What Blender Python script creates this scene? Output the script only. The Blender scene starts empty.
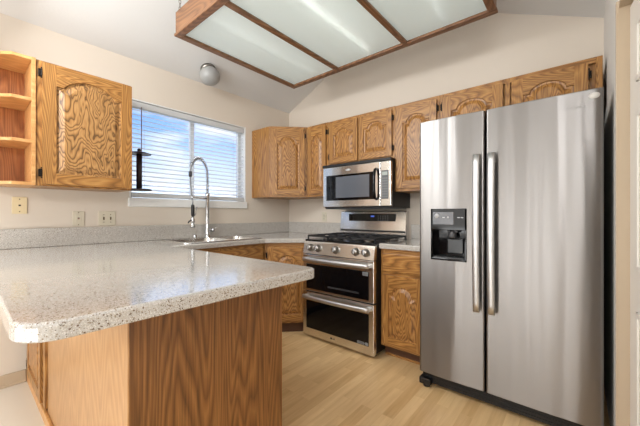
import bpy, bmesh, math, random
from mathutils import Vector, Matrix
from mathutils.geometry import tessellate_polygon
random.seed(7)
S = bpy.context.scene
COL = S.collection
PI = math.pi

def lin(r, g, b):
    f = lambda c: (c/255/12.92) if c/255 <= .04045 else ((c/255+.055)/1.055)**2.4
    return (f(r), f(g), f(b), 1.0)

# ------------------------------------------------------------------ camera
cam = bpy.data.objects.new('camera', bpy.data.cameras.new('camera'))
COL.objects.link(cam)
cam.location = (2.9008, -2.8069, 1.1446)
cam.rotation_euler = (PI/2, 0, math.radians(40.19))
cam.data.sensor_width = 36
cam.data.lens = 306.27/640*36
cam.data.shift_y = 1.32/640
cam.data.clip_start = .02
cam.data.clip_end = 3000
S.camera = cam
# ------------------------------------------------------------------ exposure
S.view_settings.view_transform = 'Standard'
S.view_settings.look = 'None'
S.view_settings.gamma = 1
S.view_settings.use_curve_mapping = False
S.view_settings.exposure = -.27
# ------------------------------------------------------------------ sky
W = bpy.data.worlds.new('sky'); S.world = W; W.use_nodes = True
wt = W.node_tree; wt.nodes.clear()
def wn(t): return wt.nodes.new(t)
wo = wn('ShaderNodeOutputWorld'); wb = wn('ShaderNodeBackground'); tc = wn('ShaderNodeTexCoord')
sep = wn('ShaderNodeSeparateXYZ'); wt.links.new(tc.outputs['Generated'], sep.inputs[0])
gr = wn('ShaderNodeValToRGB'); wt.links.new(sep.outputs['Z'], gr.inputs[0])
e = gr.color_ramp.elements
e[0].position = 0.0; e[0].color = lin(232, 240, 250)
e[1].position = .45; e[1].color = lin(96, 150, 236)
x = e.new(.13); x.color = lin(198, 220, 250)
x = e.new(.24); x.color = lin(136, 182, 246)
mp = wn('ShaderNodeMapping'); mp.inputs['Scale'].default_value = (1.2, 1.2, 4.5)
wt.links.new(tc.outputs['Generated'], mp.inputs[0])
nz = wn('ShaderNodeTexNoise'); nz.inputs['Scale'].default_value = 2.6; nz.inputs['Detail'].default_value = 7
wt.links.new(mp.outputs[0], nz.inputs['Vector'])
cr = wn('ShaderNodeValToRGB'); cr.color_ramp.elements[0].position = .50; cr.color_ramp.elements[1].position = .70
wt.links.new(nz.outputs['Fac'], cr.inputs[0])
mx = wn('ShaderNodeMixRGB'); wt.links.new(cr.outputs[0], mx.inputs[0]); wt.links.new(gr.outputs[0], mx.inputs[1])
mx.inputs[2].default_value = lin(248, 250, 254)
wt.links.new(mx.outputs[0], wb.inputs[0]); wb.inputs[1].default_value = 1.7
wt.links.new(wb.outputs[0], wo.inputs[0])
# ------------------------------------------------------------------ daylight from the dining side, plus added fill lights
def area(name, loc, target, sx, sy, power, color=(1, 1, 1)):
    l = bpy.data.lights.new(name, 'AREA'); l.shape = 'RECTANGLE'; l.size = sx; l.size_y = sy
    l.energy = power; l.color = color
    o = bpy.data.objects.new(name, l); COL.objects.link(o); o.location = loc
    o.rotation_euler = (Vector(target)-Vector(loc)).to_track_quat('-Z', 'Y').to_euler()
    return o
area('patio_daylight', (.75, -6.4, 1.25), (1.3, 0, 1.1), .9, 2.1, 17, (.98, 1, 1))
area('patio_daylight_side', (2.15, -6.4, 1.25), (2.0, 0, 1.1), .5, 2.1, 12, (.98, 1, 1))
area('right_wall_fill', (.06, -4.9, 1.6), (3.0, -1.2, 1.9), 1.5, 1.4, 26, (.96, .99, 1))  # added fill to brighten the right wall, no window known there
area('room_fill', (5.2, -4.6, 1.6), (.6, -1.4, 1.2), 1.8, 1.6, 20, (.97, .99, 1))  # unseen fill added from the right rear
area('ceiling_uplight_fill', (1.8, -4.8, .15), (1.9, -2.4, 3), 2.2, 2.2, 95, (.96, .985, 1))  # added uplight that brightens the ceiling
area('back_wall_fill', (3.5, -5.6, 2.3), (1.8, 0, 1.7), 1.2, .5, 72, (.98, .99, 1))  # added to lift the back wall, stands for no known fixture
area('kitchen_fill', (.95, -2.95, 2.34), (1.9, -.4, .9), .9, .5, 34, (.98, 1, 1))  # added out of view to even out the kitchen light
sun = bpy.data.objects.new('sun', bpy.data.lights.new('sun', 'SUN')); COL.objects.link(sun)
sun.data.energy = 7; sun.data.angle = .01; sun.data.color = (1, .97, .92)
sun.rotation_euler = Vector((.38, -.45, -1)).to_track_quat('-Z', 'Y').to_euler()

# ------------------------------------------------------------------ materials
def newmat(name):
    m = bpy.data.materials.new(name); m.use_nodes = True
    nt = m.node_tree; nt.nodes.clear()
    out = nt.nodes.new('ShaderNodeOutputMaterial'); b = nt.nodes.new('ShaderNodeBsdfPrincipled')
    nt.links.new(b.outputs[0], out.inputs[0])
    return m, nt, b
def flat(name, col, rough=.5, metal=0, bump=0, bscale=200, spec=.5, emit=None, estr=0):
    m, nt, b = newmat(name)
    b.inputs['Base Color'].default_value = col
    b.inputs['Roughness'].default_value = rough
    b.inputs['Metallic'].default_value = metal
    b.inputs['Specular IOR Level'].default_value = spec
    tcn = nt.nodes.new('ShaderNodeTexCoord')
    n = nt.nodes.new('ShaderNodeTexNoise'); n.inputs['Scale'].default_value = bscale; n.inputs['Detail'].default_value = 3
    nt.links.new(tcn.outputs['Object'], n.inputs['Vector'])
    if bump:
        bp = nt.nodes.new('ShaderNodeBump'); bp.inputs['Strength'].default_value = bump; bp.inputs['Distance'].default_value = .002
        nt.links.new(n.outputs['Fac'], bp.inputs['Height']); nt.links.new(bp.outputs[0], b.inputs['Normal'])
    else:
        r = nt.nodes.new('ShaderNodeMapRange'); r.inputs['To Min'].default_value = rough*.9; r.inputs['To Max'].default_value = min(1, rough*1.1)
        nt.links.new(n.outputs['Fac'], r.inputs['Value']); nt.links.new(r.outputs[0], b.inputs['Roughness'])
    if emit:
        b.inputs['Emission Color'].default_value = emit; b.inputs['Emission Strength'].default_value = estr
    return m
def oak(name, axis, light, mid, dark, bands=26, bscale=1.6, distort=1.0, stretch=.16, bandmix=.6, rough=.36, pore=.72, climb=7):
    """oak with flat-sawn figure: contour bands of a stretched noise plus fine pores along the grain."""
    m, nt, b = newmat(name)
    N = nt.nodes.new; L = nt.links.new
    tcn = N('ShaderNodeTexCoord'); oi = N('ShaderNodeObjectInfo')
    off = N('ShaderNodeVectorMath'); off.operation = 'SCALE'; off.inputs[0].default_value = (7.3, 3.1, 11.7)
    L(oi.outputs['Random'], off.inputs['Scale'])
    add = N('ShaderNodeVectorMath'); add.operation = 'ADD'; L(tcn.outputs['Object'], add.inputs[0]); L(off.outputs[0], add.inputs[1])
    def mapping(s):
        mpn = N('ShaderNodeMapping'); sc = [1, 1, 1]; sc['xyz'.index(axis)] = s; mpn.inputs['Scale'].default_value = sc
        L(add.outputs[0], mpn.inputs[0]); return mpn
    m1 = mapping(stretch); n1 = N('ShaderNodeTexNoise'); n1.inputs['Scale'].default_value = bscale*2.4
    n1.inputs['Detail'].default_value = 2.0; n1.inputs['Roughness'].default_value = .42; n1.inputs['Distortion'].default_value = distort*.35
    L(m1.outputs[0], n1.inputs['Vector'])
    mul = N('ShaderNodeMath'); mul.operation = 'MULTIPLY'; mul.inputs[1].default_value = bands; L(n1.outputs['Fac'], mul.inputs[0])
    sx = N('ShaderNodeSeparateXYZ'); L(add.outputs[0], sx.inputs[0])
    ma = N('ShaderNodeMath'); ma.operation = 'MULTIPLY_ADD'; ma.inputs[1].default_value = climb; L(sx.outputs['xyz'.index(axis)], ma.inputs[0]); L(mul.outputs[0], ma.inputs[2])
    sn = N('ShaderNodeMath'); sn.operation = 'FRACT'; L(ma.outputs[0], sn.inputs[0])
    ramp = N('ShaderNodeValToRGB'); L(sn.outputs[0], ramp.inputs[0])
    mixc = lambda a, c, k: tuple(a[i]*(1-k)+c[i]*k for i in range(3))+(1,)
    el = ramp.color_ramp.elements
    el[0].position = 0; el[0].color = mixc(mid, dark, bandmix)
    el[1].position = 1; el[1].color = mixc(mid, dark, bandmix*.75)
    for ps, cc in ((.16, mixc(mid, dark, bandmix*.55)), (.34, mid), (.62, light), (.86, mid)):
        q = el.new(ps); q.color = cc
    m2 = mapping(.03); n2 = N('ShaderNodeTexNoise'); n2.inputs['Scale'].default_value = 190; n2.inputs['Detail'].default_value = 2
    L(m2.outputs[0], n2.inputs['Vector'])
    pr_ = N('ShaderNodeMapRange'); pr_.inputs['From Min'].default_value = .3; pr_.inputs['From Max'].default_value = .62
    pr_.inputs['To Min'].default_value = pore; pr_.inputs['To Max'].default_value = 1.04; L(n2.outputs['Fac'], pr_.inputs['Value'])
    pm = N('ShaderNodeMixRGB'); pm.blend_type = 'MULTIPLY'; pm.inputs[0].default_value = 1
    L(ramp.outputs[0], pm.inputs[1]); L(pr_.outputs[0], pm.inputs[2]); ramp = pm
    # slow tone drift
    m3 = mapping(.3); n3 = N('ShaderNodeTexNoise'); n3.inputs['Scale'].default_value = 3.2; L(m3.outputs[0], n3.inputs['Vector'])
    hs = N('ShaderNodeHueSaturation'); L(pm.outputs[0], hs.inputs['Color'])
    vr = N('ShaderNodeMapRange'); vr.inputs['To Min'].default_value = .9; vr.inputs['To Max'].default_value = 1.1; L(n3.outputs['Fac'], vr.inputs['Value'])
    L(vr.outputs[0], hs.inputs['Value'])
    L(hs.outputs[0], b.inputs['Base Color'])
    b.inputs['Roughness'].default_value = rough
    bp = N('ShaderNodeBump'); bp.inputs['Strength'].default_value = .18; bp.inputs['Distance'].default_value = .001
    L(n2.outputs['Fac'], bp.inputs['Height']); L(bp.outputs[0], b.inputs['Normal'])
    return m
OL, OM, OD = lin(186, 137, 76), lin(166, 115, 59), lin(92, 57, 26)
oak_v = oak('oak_vertical', 'z', OL, OM, OD, bands=30, bscale=2.6, stretch=.10)
oak_h = oak('oak_horizontal', 'x', OL, OM, OD, bands=30, bscale=2.6, stretch=.10)
oak_panel = oak('oak_door_panel', 'z', lin(188, 138, 78), lin(168, 116, 60), lin(86, 52, 23), bands=18, bscale=4.2, stretch=.2, bandmix=.75, climb=15)
oak_zig = oak('oak_zigzag_panel', 'z', lin(184, 140, 88), lin(170, 124, 72), lin(70, 43, 22), bands=15, bscale=4.6, distort=.9, stretch=.36, bandmix=.9, climb=17)
oak_end = oak('oak_end_shaded', 'z', lin(154, 106, 58), lin(138, 91, 48), lin(78, 48, 23), bands=20, bscale=2.8, stretch=.075, bandmix=.55, pore=.62, climb=5)  # oak darkened so the end face carries its shade
oak_lit = oak('oak_lit_side', 'z', lin(186, 144, 98), lin(178, 134, 88), lin(156, 112, 68), bands=14, bscale=2.2, stretch=.05, bandmix=.4, pore=.86)  # oak paled to put daylight into the dining-facing panel
oak_in = oak('oak_shelf_inside', 'z', lin(178, 116, 68), lin(160, 98, 56), lin(122, 70, 38), bands=18, bscale=1.8, stretch=.2, bandmix=.5)
oak_edge = oak('oak_shelf_edge', 'y', lin(214, 164, 106), lin(204, 150, 92), lin(176, 120, 66), bands=12, bandmix=.3, pore=.86)
oak_fix = oak('oak_fixture', 'x', lin(146, 104, 70), lin(130, 90, 60), lin(92, 60, 36), bands=24, bandmix=.6)
oak_fixy = oak('oak_fixture_cross', 'y', lin(146, 104, 70), lin(130, 90, 60), lin(92, 60, 36), bands=24, bandmix=.6)

def counter_mat():
    m, nt, b = newmat('speckled_counter'); N = nt.nodes.new; L = nt.links.new
    tcn = N('ShaderNodeTexCoord')
    def layer(scale, t0, t1, seed):
        mpn = N('ShaderNodeMapping'); mpn.inputs['Location'].default_value = (seed, seed*.7, seed*.3); L(tcn.outputs['Object'], mpn.inputs[0])
        v = N('ShaderNodeTexVoronoi'); v.inputs['Scale'].default_value = scale; L(mpn.outputs[0], v.inputs['Vector'])
        sp = N('ShaderNodeSeparateColor'); L(v.outputs['Color'], sp.inputs[0])
        gt = N('ShaderNodeMapRange'); gt.inputs['From Min'].default_value = t0; gt.inputs['From Max'].default_value = t1; L(sp.outputs[0], gt.inputs['Value'])
        lt = N('ShaderNodeMapRange'); lt.inputs['From Min'].default_value = .62; lt.inputs['From Max'].default_value = .38; L(v.outputs['Distance'], lt.inputs['Value'])
        mm = N('ShaderNodeMath'); mm.operation = 'MULTIPLY'; L(gt.outputs[0], mm.inputs[0]); L(lt.outputs[0], mm.inputs[1])
        return mm
    cur = N('ShaderNodeRGB'); cur.outputs[0].default_value = lin(195, 191, 186); cur = cur.outputs[0]
    for scale, t0, t1, col, seed in ((420, .55, .6, lin(178, 169, 156), 1), (380, .78, .8, lin(226, 223, 218), 4),
                                     (260, .86, .87, lin(142, 126, 106), 9), (220, .94, .95, lin(104, 84, 66), 14), (430, .96, .965, lin(76, 68, 60), 23)):
        k = layer(scale, t0, t1, seed)
        mm = N('ShaderNodeMixRGB'); L(k.outputs[0], mm.inputs[0]); L(cur, mm.inputs[1]); mm.inputs[2].default_value = col
        cur = mm.outputs[0]
    L(cur, b.inputs['Base Color'])
    b.inputs['Coat Weight'].default_value = .7; b.inputs['Coat Roughness'].default_value = .12; b.inputs['Roughness'].default_value = .12; b.inputs['Specular IOR Level'].default_value = .95
    return m
counter = counter_mat()

def steel_mat(name, col, rough, wave, vertical=True):
    m, nt, b = newmat(name); N = nt.nodes.new; L = nt.links.new
    b.inputs['Base Color'].default_value = col; b.inputs['Metallic'].default_value = 1; b.inputs['Roughness'].default_value = rough
    b.inputs['Anisotropic'].default_value = .93; b.inputs['Anisotropic Rotation'].default_value = .25
    tg = N('ShaderNodeTangent'); tg.direction_type = 'RADIAL'; tg.axis = 'Z' if vertical else 'X'
    L(tg.outputs[0], b.inputs['Tangent'])
    tcn = N('ShaderNodeTexCoord')
    mpn = N('ShaderNodeMapping'); mpn.inputs['Scale'].default_value = (1, 1, .06); L(tcn.outputs['Object'], mpn.inputs[0])
    n1 = N('ShaderNodeTexNoise'); n1.inputs['Scale'].default_value = 7; n1.inputs['Detail'].default_value = 1.5; L(mpn.outputs[0], n1.inputs['Vector'])
    mp2 = N('ShaderNodeMapping'); mp2.inputs['Scale'].default_value = (.02, .02, 1) ; L(tcn.outputs['Object'], mp2.inputs[0])
    n2 = N('ShaderNodeTexNoise'); n2.inputs['Scale'].default_value = 900; L(mp2.outputs[0], n2.inputs['Vector'])
    b1 = N('ShaderNodeBump'); b1.inputs['Strength'].default_value = wave; b1.inputs['Distance'].default_value = .012; L(n1.outputs['Fac'], b1.inputs['Height'])
    b2 = N('ShaderNodeBump'); b2.inputs['Strength'].default_value = .04; b2.inputs['Distance'].default_value = .0006; L(n2.outputs['Fac'], b2.inputs['Height'])
    L(b1.outputs[0], b2.inputs['Normal']); L(b2.outputs[0], b.inputs['Normal'])
    return m
steel_fridge = steel_mat('brushed_steel_door', lin(142, 139, 137), .32, 1.0)
steel = steel_mat('brushed_steel', lin(228, 226, 223), .22, .1)
steel_handle = flat('satin_handle_metal', lin(206, 206, 206), .45, 1)
chrome = flat('chrome', lin(205, 207, 210), .1, 1)
nickel = flat('brushed_nickel', lin(150, 145, 138), .3, 1)
black_gloss = flat('black_glass', lin(11, 11, 13), .06, 0, spec=.35)
black_matt = flat('black_plastic', lin(16, 16, 17), .45)
black_iron = flat('cast_iron', lin(26, 26, 28), .5, 0, .2, 300)
dark_grey = flat('dark_grey_plastic', lin(56, 56, 58), .4)
mid_grey = flat('grey_plastic', lin(130, 132, 134), .4)
mesh_glass = flat('mesh_glass_sheen', lin(98, 102, 110), .12, 0, spec=.6)  # lightened so the mesh colour holds the window's reflection
hinge_m = flat('dark_bronze_hinge', lin(34, 28, 24), .4, .7)
bronze = flat('dark_bronze_holder', lin(52, 38, 40), .4, .2)
wall_m = flat('beige_wall_paint', lin(222, 211, 197), .75, 0, .12, 90)
wall_r = flat('lit_wall_paint', lin(234, 231, 226), .75, 0, .12, 90)  # lighter than the beige: light on this wall is in the colour
ceil_m = flat('ceiling_paint', lin(224, 224, 223), .85, 0, .45, 60)
white_paint = flat('white_paint', lin(236, 236, 234), .45)
door_paint = flat('door_white_paint', lin(228, 222, 214), .45)
trim_beige = flat('beige_trim_paint', lin(190, 171, 146), .5)
slat_m = flat('white_slat', lin(244, 245, 246), .5)
_nt = slat_m.node_tree; _tr = _nt.nodes.new('ShaderNodeBsdfTranslucent'); _tr.inputs[0].default_value = lin(250, 250, 250); _mx = _nt.nodes.new('ShaderNodeMixShader'); _mx.inputs[0].default_value = .6
_pb = [n for n in _nt.nodes if n.type == 'BSDF_PRINCIPLED'][0]; _ou = [n for n in _nt.nodes if n.type == 'OUTPUT_MATERIAL'][0]
_nt.links.new(_pb.outputs[0], _mx.inputs[1]); _nt.links.new(_tr.outputs[0], _mx.inputs[2]); _nt.links.new(_mx.outputs[0], _ou.inputs[0])
rail_m = flat('blind_rail', lin(206, 208, 210), .5)
vinyl = flat('white_vinyl', lin(232, 233, 232), .4)
ivory = flat('ivory_plastic', lin(232, 214, 174), .4)
almond = flat('pale_almond_plastic', lin(216, 208, 188), .4)
brass = flat('screw_metal', lin(120, 104, 80), .35, .9)
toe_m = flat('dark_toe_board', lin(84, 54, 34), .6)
carpet = flat('pale_dining_vinyl', lin(226, 218, 205), .6, 0, .15, 40)
diff_m, _nt, _b = newmat('prismatic_diffuser')
_b.inputs['Base Color'].default_value = (.83, .88, .87, 1); _b.inputs['Transmission Weight'].default_value = .35
_b.inputs['Roughness'].default_value = .42
_b.inputs['Emission Color'].default_value = (.86, 1, .97, 1); _b.inputs['Emission Strength'].default_value = .12
_t = _nt.nodes.new('ShaderNodeTexCoord'); _w = _nt.nodes.new('ShaderNodeTexVoronoi'); _w.inputs['Scale'].default_value = 110
_bp = _nt.nodes.new('ShaderNodeBump'); _bp.inputs['Strength'].default_value = .25; _bp.inputs['Distance'].default_value = .002
_nt.links.new(_t.outputs['Object'], _w.inputs['Vector']); _nt.links.new(_w.outputs['Distance'], _bp.inputs['Height']); _nt.links.new(_bp.outputs[0], _b.inputs['Normal'])
tube_m = flat('lit_tube', (1, 1, 1, 1), .5, emit=(1, .98, .93, 1), estr=11)
tube_dim = flat('dim_tube', (1, 1, 1, 1), .5, emit=(1, .98, .95, 1), estr=4)
globe_m, _nt, _b = newmat('frosted_globe_glass')
_b.inputs['Base Color'].default_value = (.46, .46, .45, 1); _b.inputs['Roughness'].default_value = .3; _b.inputs['Transmission Weight'].default_value = .25
glass_m, _nt, _b = newmat('window_glass')
_tr = _nt.nodes.new('ShaderNodeBsdfTransparent'); _mx = _nt.nodes.new('ShaderNodeMixShader'); _mx.inputs[0].default_value = .07
_b.inputs['Base Color'].default_value = (.9, .95, .95, 1); _b.inputs['Metallic'].default_value = 1; _b.inputs['Roughness'].default_value = .02
_ou = [n for n in _nt.nodes if n.type == 'OUTPUT_MATERIAL'][0]
_nt.links.new(_tr.outputs[0], _mx.inputs[1]); _nt.links.new(_b.outputs[0], _mx.inputs[2]); _nt.links.new(_mx.outputs[0], _ou.inputs[0])
blue_lcd = flat('blue_display', lin(30, 40, 90), .3, emit=lin(90, 130, 255), estr=.8)
def floor_mat():
    m, nt, b = newmat('strip_wood_floor'); N = nt.nodes.new; L = nt.links.new
    tcn = N('ShaderNodeTexCoord')
    mpn = N('ShaderNodeMapping'); mpn.inputs['Rotation'].default_value = (0, 0, PI/2); L(tcn.outputs['Object'], mpn.inputs[0])
    bk = N('ShaderNodeTexBrick'); bk.offset = .37; bk.offset_frequency = 2; bk.squash = 1
    bk.inputs['Color1'].default_value = (0, 0, 0, 1); bk.inputs['Color2'].default_value = (1, 1, 1, 1)
    bk.inputs['Mortar'].default_value = (.35, .35, .35, 1)
    bk.inputs['Scale'].default_value = 1; bk.inputs['Mortar Size'].default_value = .0011; bk.inputs['Mortar Smooth'].default_value = .2
    bk.inputs['Brick Width'].default_value = .47; bk.inputs['Row Height'].default_value = .068
    L(mpn.outputs[0], bk.inputs['Vector'])
    mp2 = N('ShaderNodeMapping'); mp2.inputs['Scale'].default_value = (1, .07, 1); L(tcn.outputs['Object'], mp2.inputs[0])
    # offset grain per board
    ad = N('ShaderNodeVectorMath'); ad.operation = 'MULTIPLY_ADD'; ad.inputs[1].default_value = (5, 5, 5); L(bk.outputs['Color'], ad.inputs[0]); L(mp2.outputs[0], ad.inputs[2])
    n = N('ShaderNodeTexNoise'); n.inputs['Scale'].default_value = 46; n.inputs['Detail'].default_value = 5; n.inputs['Distortion'].default_value = .6; L(ad.outputs[0], n.inputs['Vector'])
    mxn = N('ShaderNodeMix'); mxn.data_type = 'FLOAT'; mxn.inputs[0].default_value = .62
    sp = N('ShaderNodeSeparateColor'); L(bk.outputs['Color'], sp.inputs[0])
    L(sp.outputs[0], mxn.inputs[2]); L(n.outputs['Fac'], mxn.inputs[3])
    ramp = N('ShaderNodeValToRGB'); L(mxn.outputs[0], ramp.inputs[0])
    el = ramp.color_ramp.elements
    el[0].position = .12; el[0].color = lin(206, 163, 108)
    el[1].position = .85; el[1].color = lin(248, 214, 162)
    L(ramp.outputs[0], b.inputs['Base Color'])
    b.inputs['Roughness'].default_value = .33
    bp = N('ShaderNodeBump'); bp.inputs['Strength'].default_value = .08; bp.inputs['Distance'].default_value = .001; L(n.outputs['Fac'], bp.inputs['Height']); L(bp.outputs[0], b.inputs['Normal'])
    return m
floor_m = floor_mat()

# ------------------------------------------------------------------ mesh helpers
class MB:
    def __init__(s): s.bm = bmesh.new()
    def _start(s): return set(s.bm.faces)
    def _mat(s, before, mi, smooth=False):
        for f in s.bm.faces:
            if f not in before:
                f.material_index = mi
                if smooth: f.smooth = True
    def box(s, lo, hi, mi=0, bev=0, seg=2):
        t = bmesh.new()
        r = bmesh.ops.create_cube(t, size=1)
        for v in t.verts:
            v.co = Vector([lo[i]+(hi[i]-lo[i])*(v.co[i]+.5) for i in range(3)])
        if bev:
            bmesh.ops.bevel(t, geom=list(t.edges), offset=min(bev, .49*min(abs(hi[i]-lo[i]) for i in range(3))), segments=seg, affect='EDGES', profile=.5)
        s.merge(t, mi); return s
    def merge(s, t, mi=0, mat=None, smooth=False):
        if mat is not None: bmesh.ops.transform(t, matrix=mat, verts=t.verts)
        bmesh.ops.recalc_face_normals(t, faces=t.faces)
        for f in t.faces:
            if mi is not None: f.material_index = mi
            if smooth: f.smooth = True
        me = bpy.data.meshes.new('tmp'); t.to_mesh(me); t.free(); s.bm.from_mesh(me); bpy.data.meshes.remove(me)
    def tube(s, pts, r, mi=0, n=10, caps=True, closed=False):
        pts = [Vector(p) for p in pts]; t = bmesh.new(); rings = []
        rs = r if isinstance(r, (list, tuple)) else [r]*len(pts)
        up = None
        for i, p in enumerate(pts):
            if closed: d = pts[(i+1) % len(pts)]-pts[i-1]
            else: d = pts[min(i+1, len(pts)-1)]-pts[max(i-1, 0)]
            d.normalize()
            if up is None:
                up = Vector((0, 0, 1)) if abs(d.z) < .9 else Vector((1, 0, 0))
            a = d.cross(up); 
            if a.length < 1e-6: a = d.orthogonal()
            a.normalize(); up = a.cross(d).normalized()
            rings.append([t.verts.new(p+(a*math.cos(2*PI*k/n)+up*math.sin(2*PI*k/n))*rs[i]) for k in range(n)])
        m = len(rings)
        for i in range(m if closed else m-1):
            A, B = rings[i], rings[(i+1) % m]
            for k in range(n): t.faces.new((A[k], A[(k+1) % n], B[(k+1) % n], B[k])).smooth = True
        if caps and not closed:
            t.faces.new(rings[0]); t.faces.new(rings[-1])
        s.merge(t, mi); return s
    def lathe(s, prof, origin, axis=(0, 0, 1), mi=0, n=24, smooth=True):
        t = bmesh.new(); q = Vector((0, 0, 1)).rotation_difference(Vector(axis)).to_matrix().to_4x4()
        rings = []
        for r, z in prof:
            rings.append([t.verts.new((r*math.cos(2*PI*k/n), r*math.sin(2*PI*k/n), z)) for k in range(n)] if r > 1e-6 else [t.verts.new((0, 0, z))])
        for A, B in zip(rings, rings[1:]):
            for k in range(n):
                a, b_ = A[k % len(A)], A[(k+1) % len(A)]; c, d = B[(k+1) % len(B)], B[k % len(B)]
                vs = []
                for v in (a, b_, c, d):
                    if v not in vs: vs.append(v)
                if len(vs) > 2: t.faces.new(vs).smooth = smooth
        if len(rings[0]) > 1: t.faces.new(rings[0])
        if len(rings[-1]) > 1: t.faces.new(rings[-1])
        s.merge(t, mi, Matrix.Translation(origin) @ q); return s
    def prism(s, poly, z0, z1, mi=0, mat=None, top_r=0, bot_r=0, seg=4):
        """polygon in xy extruded z0..z1, optional rounded top and bottom edges."""
        t = bmesh.new(); rings = []
        def inset(d):
            out = []; n = len(poly)
            for i in range(n):
                p0, p, p1 = Vector(poly[i-1]), Vector(poly[i]), Vector(poly[(i+1) % n])
                a = (p-p0).normalized(); b_ = (p1-p).normalized()
                na, nb = Vector((-a.y, a.x)), Vector((-b_.y, b_.x))
                k = na+nb; k = k/max(.25, k.length_squared/2) if k.length > 1e-6 else na
                out.append(p+k*d)
            return out
        lv = []
        if bot_r: lv += [(bot_r*(1-math.sin(a)), z0+bot_r*(1-math.cos(a))) for a in [PI/2*k/seg for k in range(seg)]]
        lv.append((0, z0+bot_r))
        lv.append((0, z1-top_r))
        if top_r: lv += [(top_r*(1-math.cos(a)), z1-top_r+top_r*math.sin(a)) for a in [PI/2*k/seg for k in range(1, seg+1)]]
        for d, z in lv: rings.append([t.verts.new((q.x, q.y, z)) for q in inset(d)])
        n = len(poly)
        for A, B in zip(rings, rings[1:]):
            for k in range(n): t.faces.new((A[k], A[(k+1) % n], B[(k+1) % n], B[k]))
        t.faces.new(rings[0]); t.faces.new(rings[-1])
        s.merge(t, mi, mat); return s
    def text(s, txt, size, depth, mat, mi=0):
        c = bpy.data.curves.new('t', 'FONT'); c.body = txt; c.size = size; c.extrude = depth; c.align_x = 'CENTER'; c.align_y = 'CENTER'
        o = bpy.data.objects.new('t', c); COL.objects.link(o); bpy.context.view_layer.update()
        me = bpy.data.meshes.new_from_object(o.evaluated_get(bpy.context.evaluated_depsgraph_get()))
        t = bmesh.new(); t.from_mesh(me); bpy.data.objects.remove(o); bpy.data.curves.remove(c); bpy.data.meshes.remove(me)
        s.merge(t, mi, mat); return s
    def build(s, name, mats, parent=None, loc=None):
        me = bpy.data.meshes.new(name); s.bm.to_mesh(me); s.bm.free()
        for m in (mats if isinstance(mats, (list, tuple)) else [mats]): me.materials.append(m)
        o = bpy.data.objects.new(name, me); COL.objects.link(o)
        if parent: o.parent = parent
        if loc: o.location = loc
        return o
def box(lo, hi, **k): return MB().box(lo, hi, **k)
def thing(name, label, cat, loc=(0, 0, 0), rz=0, group=None):
    o = bpy.data.objects.new(name, None); COL.objects.link(o); o.empty_display_size = .05
    o.location = loc; o.rotation_euler = (0, 0, rz); o['label'] = label; o['category'] = cat
    if group: o['group'] = group
    return o
def struct(o): o['kind'] = 'structure'; return o
def cut(o, lo, hi, bev=0, inner=None):
    """boolean-subtract a box (local coordinates) from o's mesh; the cut faces take material slot `inner`."""
    mb = MB(); mb.box(lo, hi, mi=inner or 0, bev=bev, seg=3)
    c = mb.build('cutter', list(o.data.materials))
    c.matrix_world = o.matrix_world
    bpy.context.view_layer.update(); c.matrix_world = o.matrix_world.copy()
    md = o.modifiers.new('cut', 'BOOLEAN'); md.operation = 'DIFFERENCE'; md.object = c; md.solver = 'EXACT'
    bpy.context.view_layer.update()
    me = bpy.data.meshes.new_from_object(o.evaluated_get(bpy.context.evaluated_depsgraph_get()))
    old = o.data; nm = old.name; o.modifiers.clear(); o.data = me; bpy.data.meshes.remove(old); me.name = nm
    bpy.data.objects.remove(c)
    return o
def rounded(poly, radii, n=8):
    """round the corners of a CCW polygon."""
    out = []; m = len(poly)
    for i in range(m):
        p0, p, p1 = Vector(poly[i-1]), Vector(poly[i]), Vector(poly[(i+1) % m]); r = radii[i]
        if not r: out.append(tuple(p)); continue
        a = (p0-p).normalized(); b_ = (p1-p).normalized(); ang = a.angle(b_); d = r/math.tan(ang/2)
        c = p+(a+b_).normalized()*(r/math.sin(ang/2)); s0 = p+a*d-c; s1 = p+b_*d-c
        a0 = math.atan2(s0.y, s0.x); a1 = math.atan2(s1.y, s1.x); da = (a1-a0+PI) % (2*PI)-PI
        for k in range(n+1): out.append((c.x+r*math.cos(a0+da*k/n), c.y+r*math.sin(a0+da*k/n)))
    return out

# ------------------------------------------------------------------ setting
EAVE, RIDGE, RX = 2.467, 3.185, 1.515
WY0, WY1, WZ0, WZ1 = -1.87, -.685, 1.215, 2.135      # window opening
b = MB()
b.box((-.14, -6.6, 0), (0, WY0, EAVE+.05)); b.box((-.14, WY1, 0), (0, .12, EAVE+.05))
b.box((-.14, WY0, 0), (0, WY1, WZ0)); b.box((-.14, WY0, WZ1), (0, WY1, EAVE+.05))
struct(b.build('wall_left', wall_m))
gable = [(0, 0), (3.15, 0), (3.15, EAVE-.07), (3.03, EAVE), (RX, RIDGE+.03), (0, EAVE+.03)]
struct(MB().prism(gable, 0, .12, mat=Matrix.Translation((0, .12, 0)) @ Matrix.Rotation(PI/2, 4, 'X')).build('wall_back', wall_m))
b = MB(); b.box((3.03, -1.05, 0), (3.15, 0, EAVE+.02)); b.box((3.03, -1.83, 2.0), (3.15, -1.05, EAVE+.02)); b.box((3.03, -2.1, 0), (3.15, -1.83, EAVE+.02))
struct(b.build('wall_right', wall_r))
b = MB(); b.box((3.15, -.2, 0), (4.2, -.1, 2.4)); b.box((4.1, -2.1, 0), (4.2, -.2, 2.4)); b.box((3.15, -2.1, 2.4), (4.2, -.1, 2.45))
struct(b.build('wall_pantry', wall_r))
struct(box((3.15, -2.22, 0), (5.7, -2.1, EAVE)).build('wall_return', wall_m))
struct(box((5.6, -6.6, 0), (5.7, -2.22, EAVE)).build('wall_far', wall_m))
struct(box((-.14, -6.72, 0), (5.7, -6.6, 3.3)).build('wall_rear', wall_m))
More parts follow.
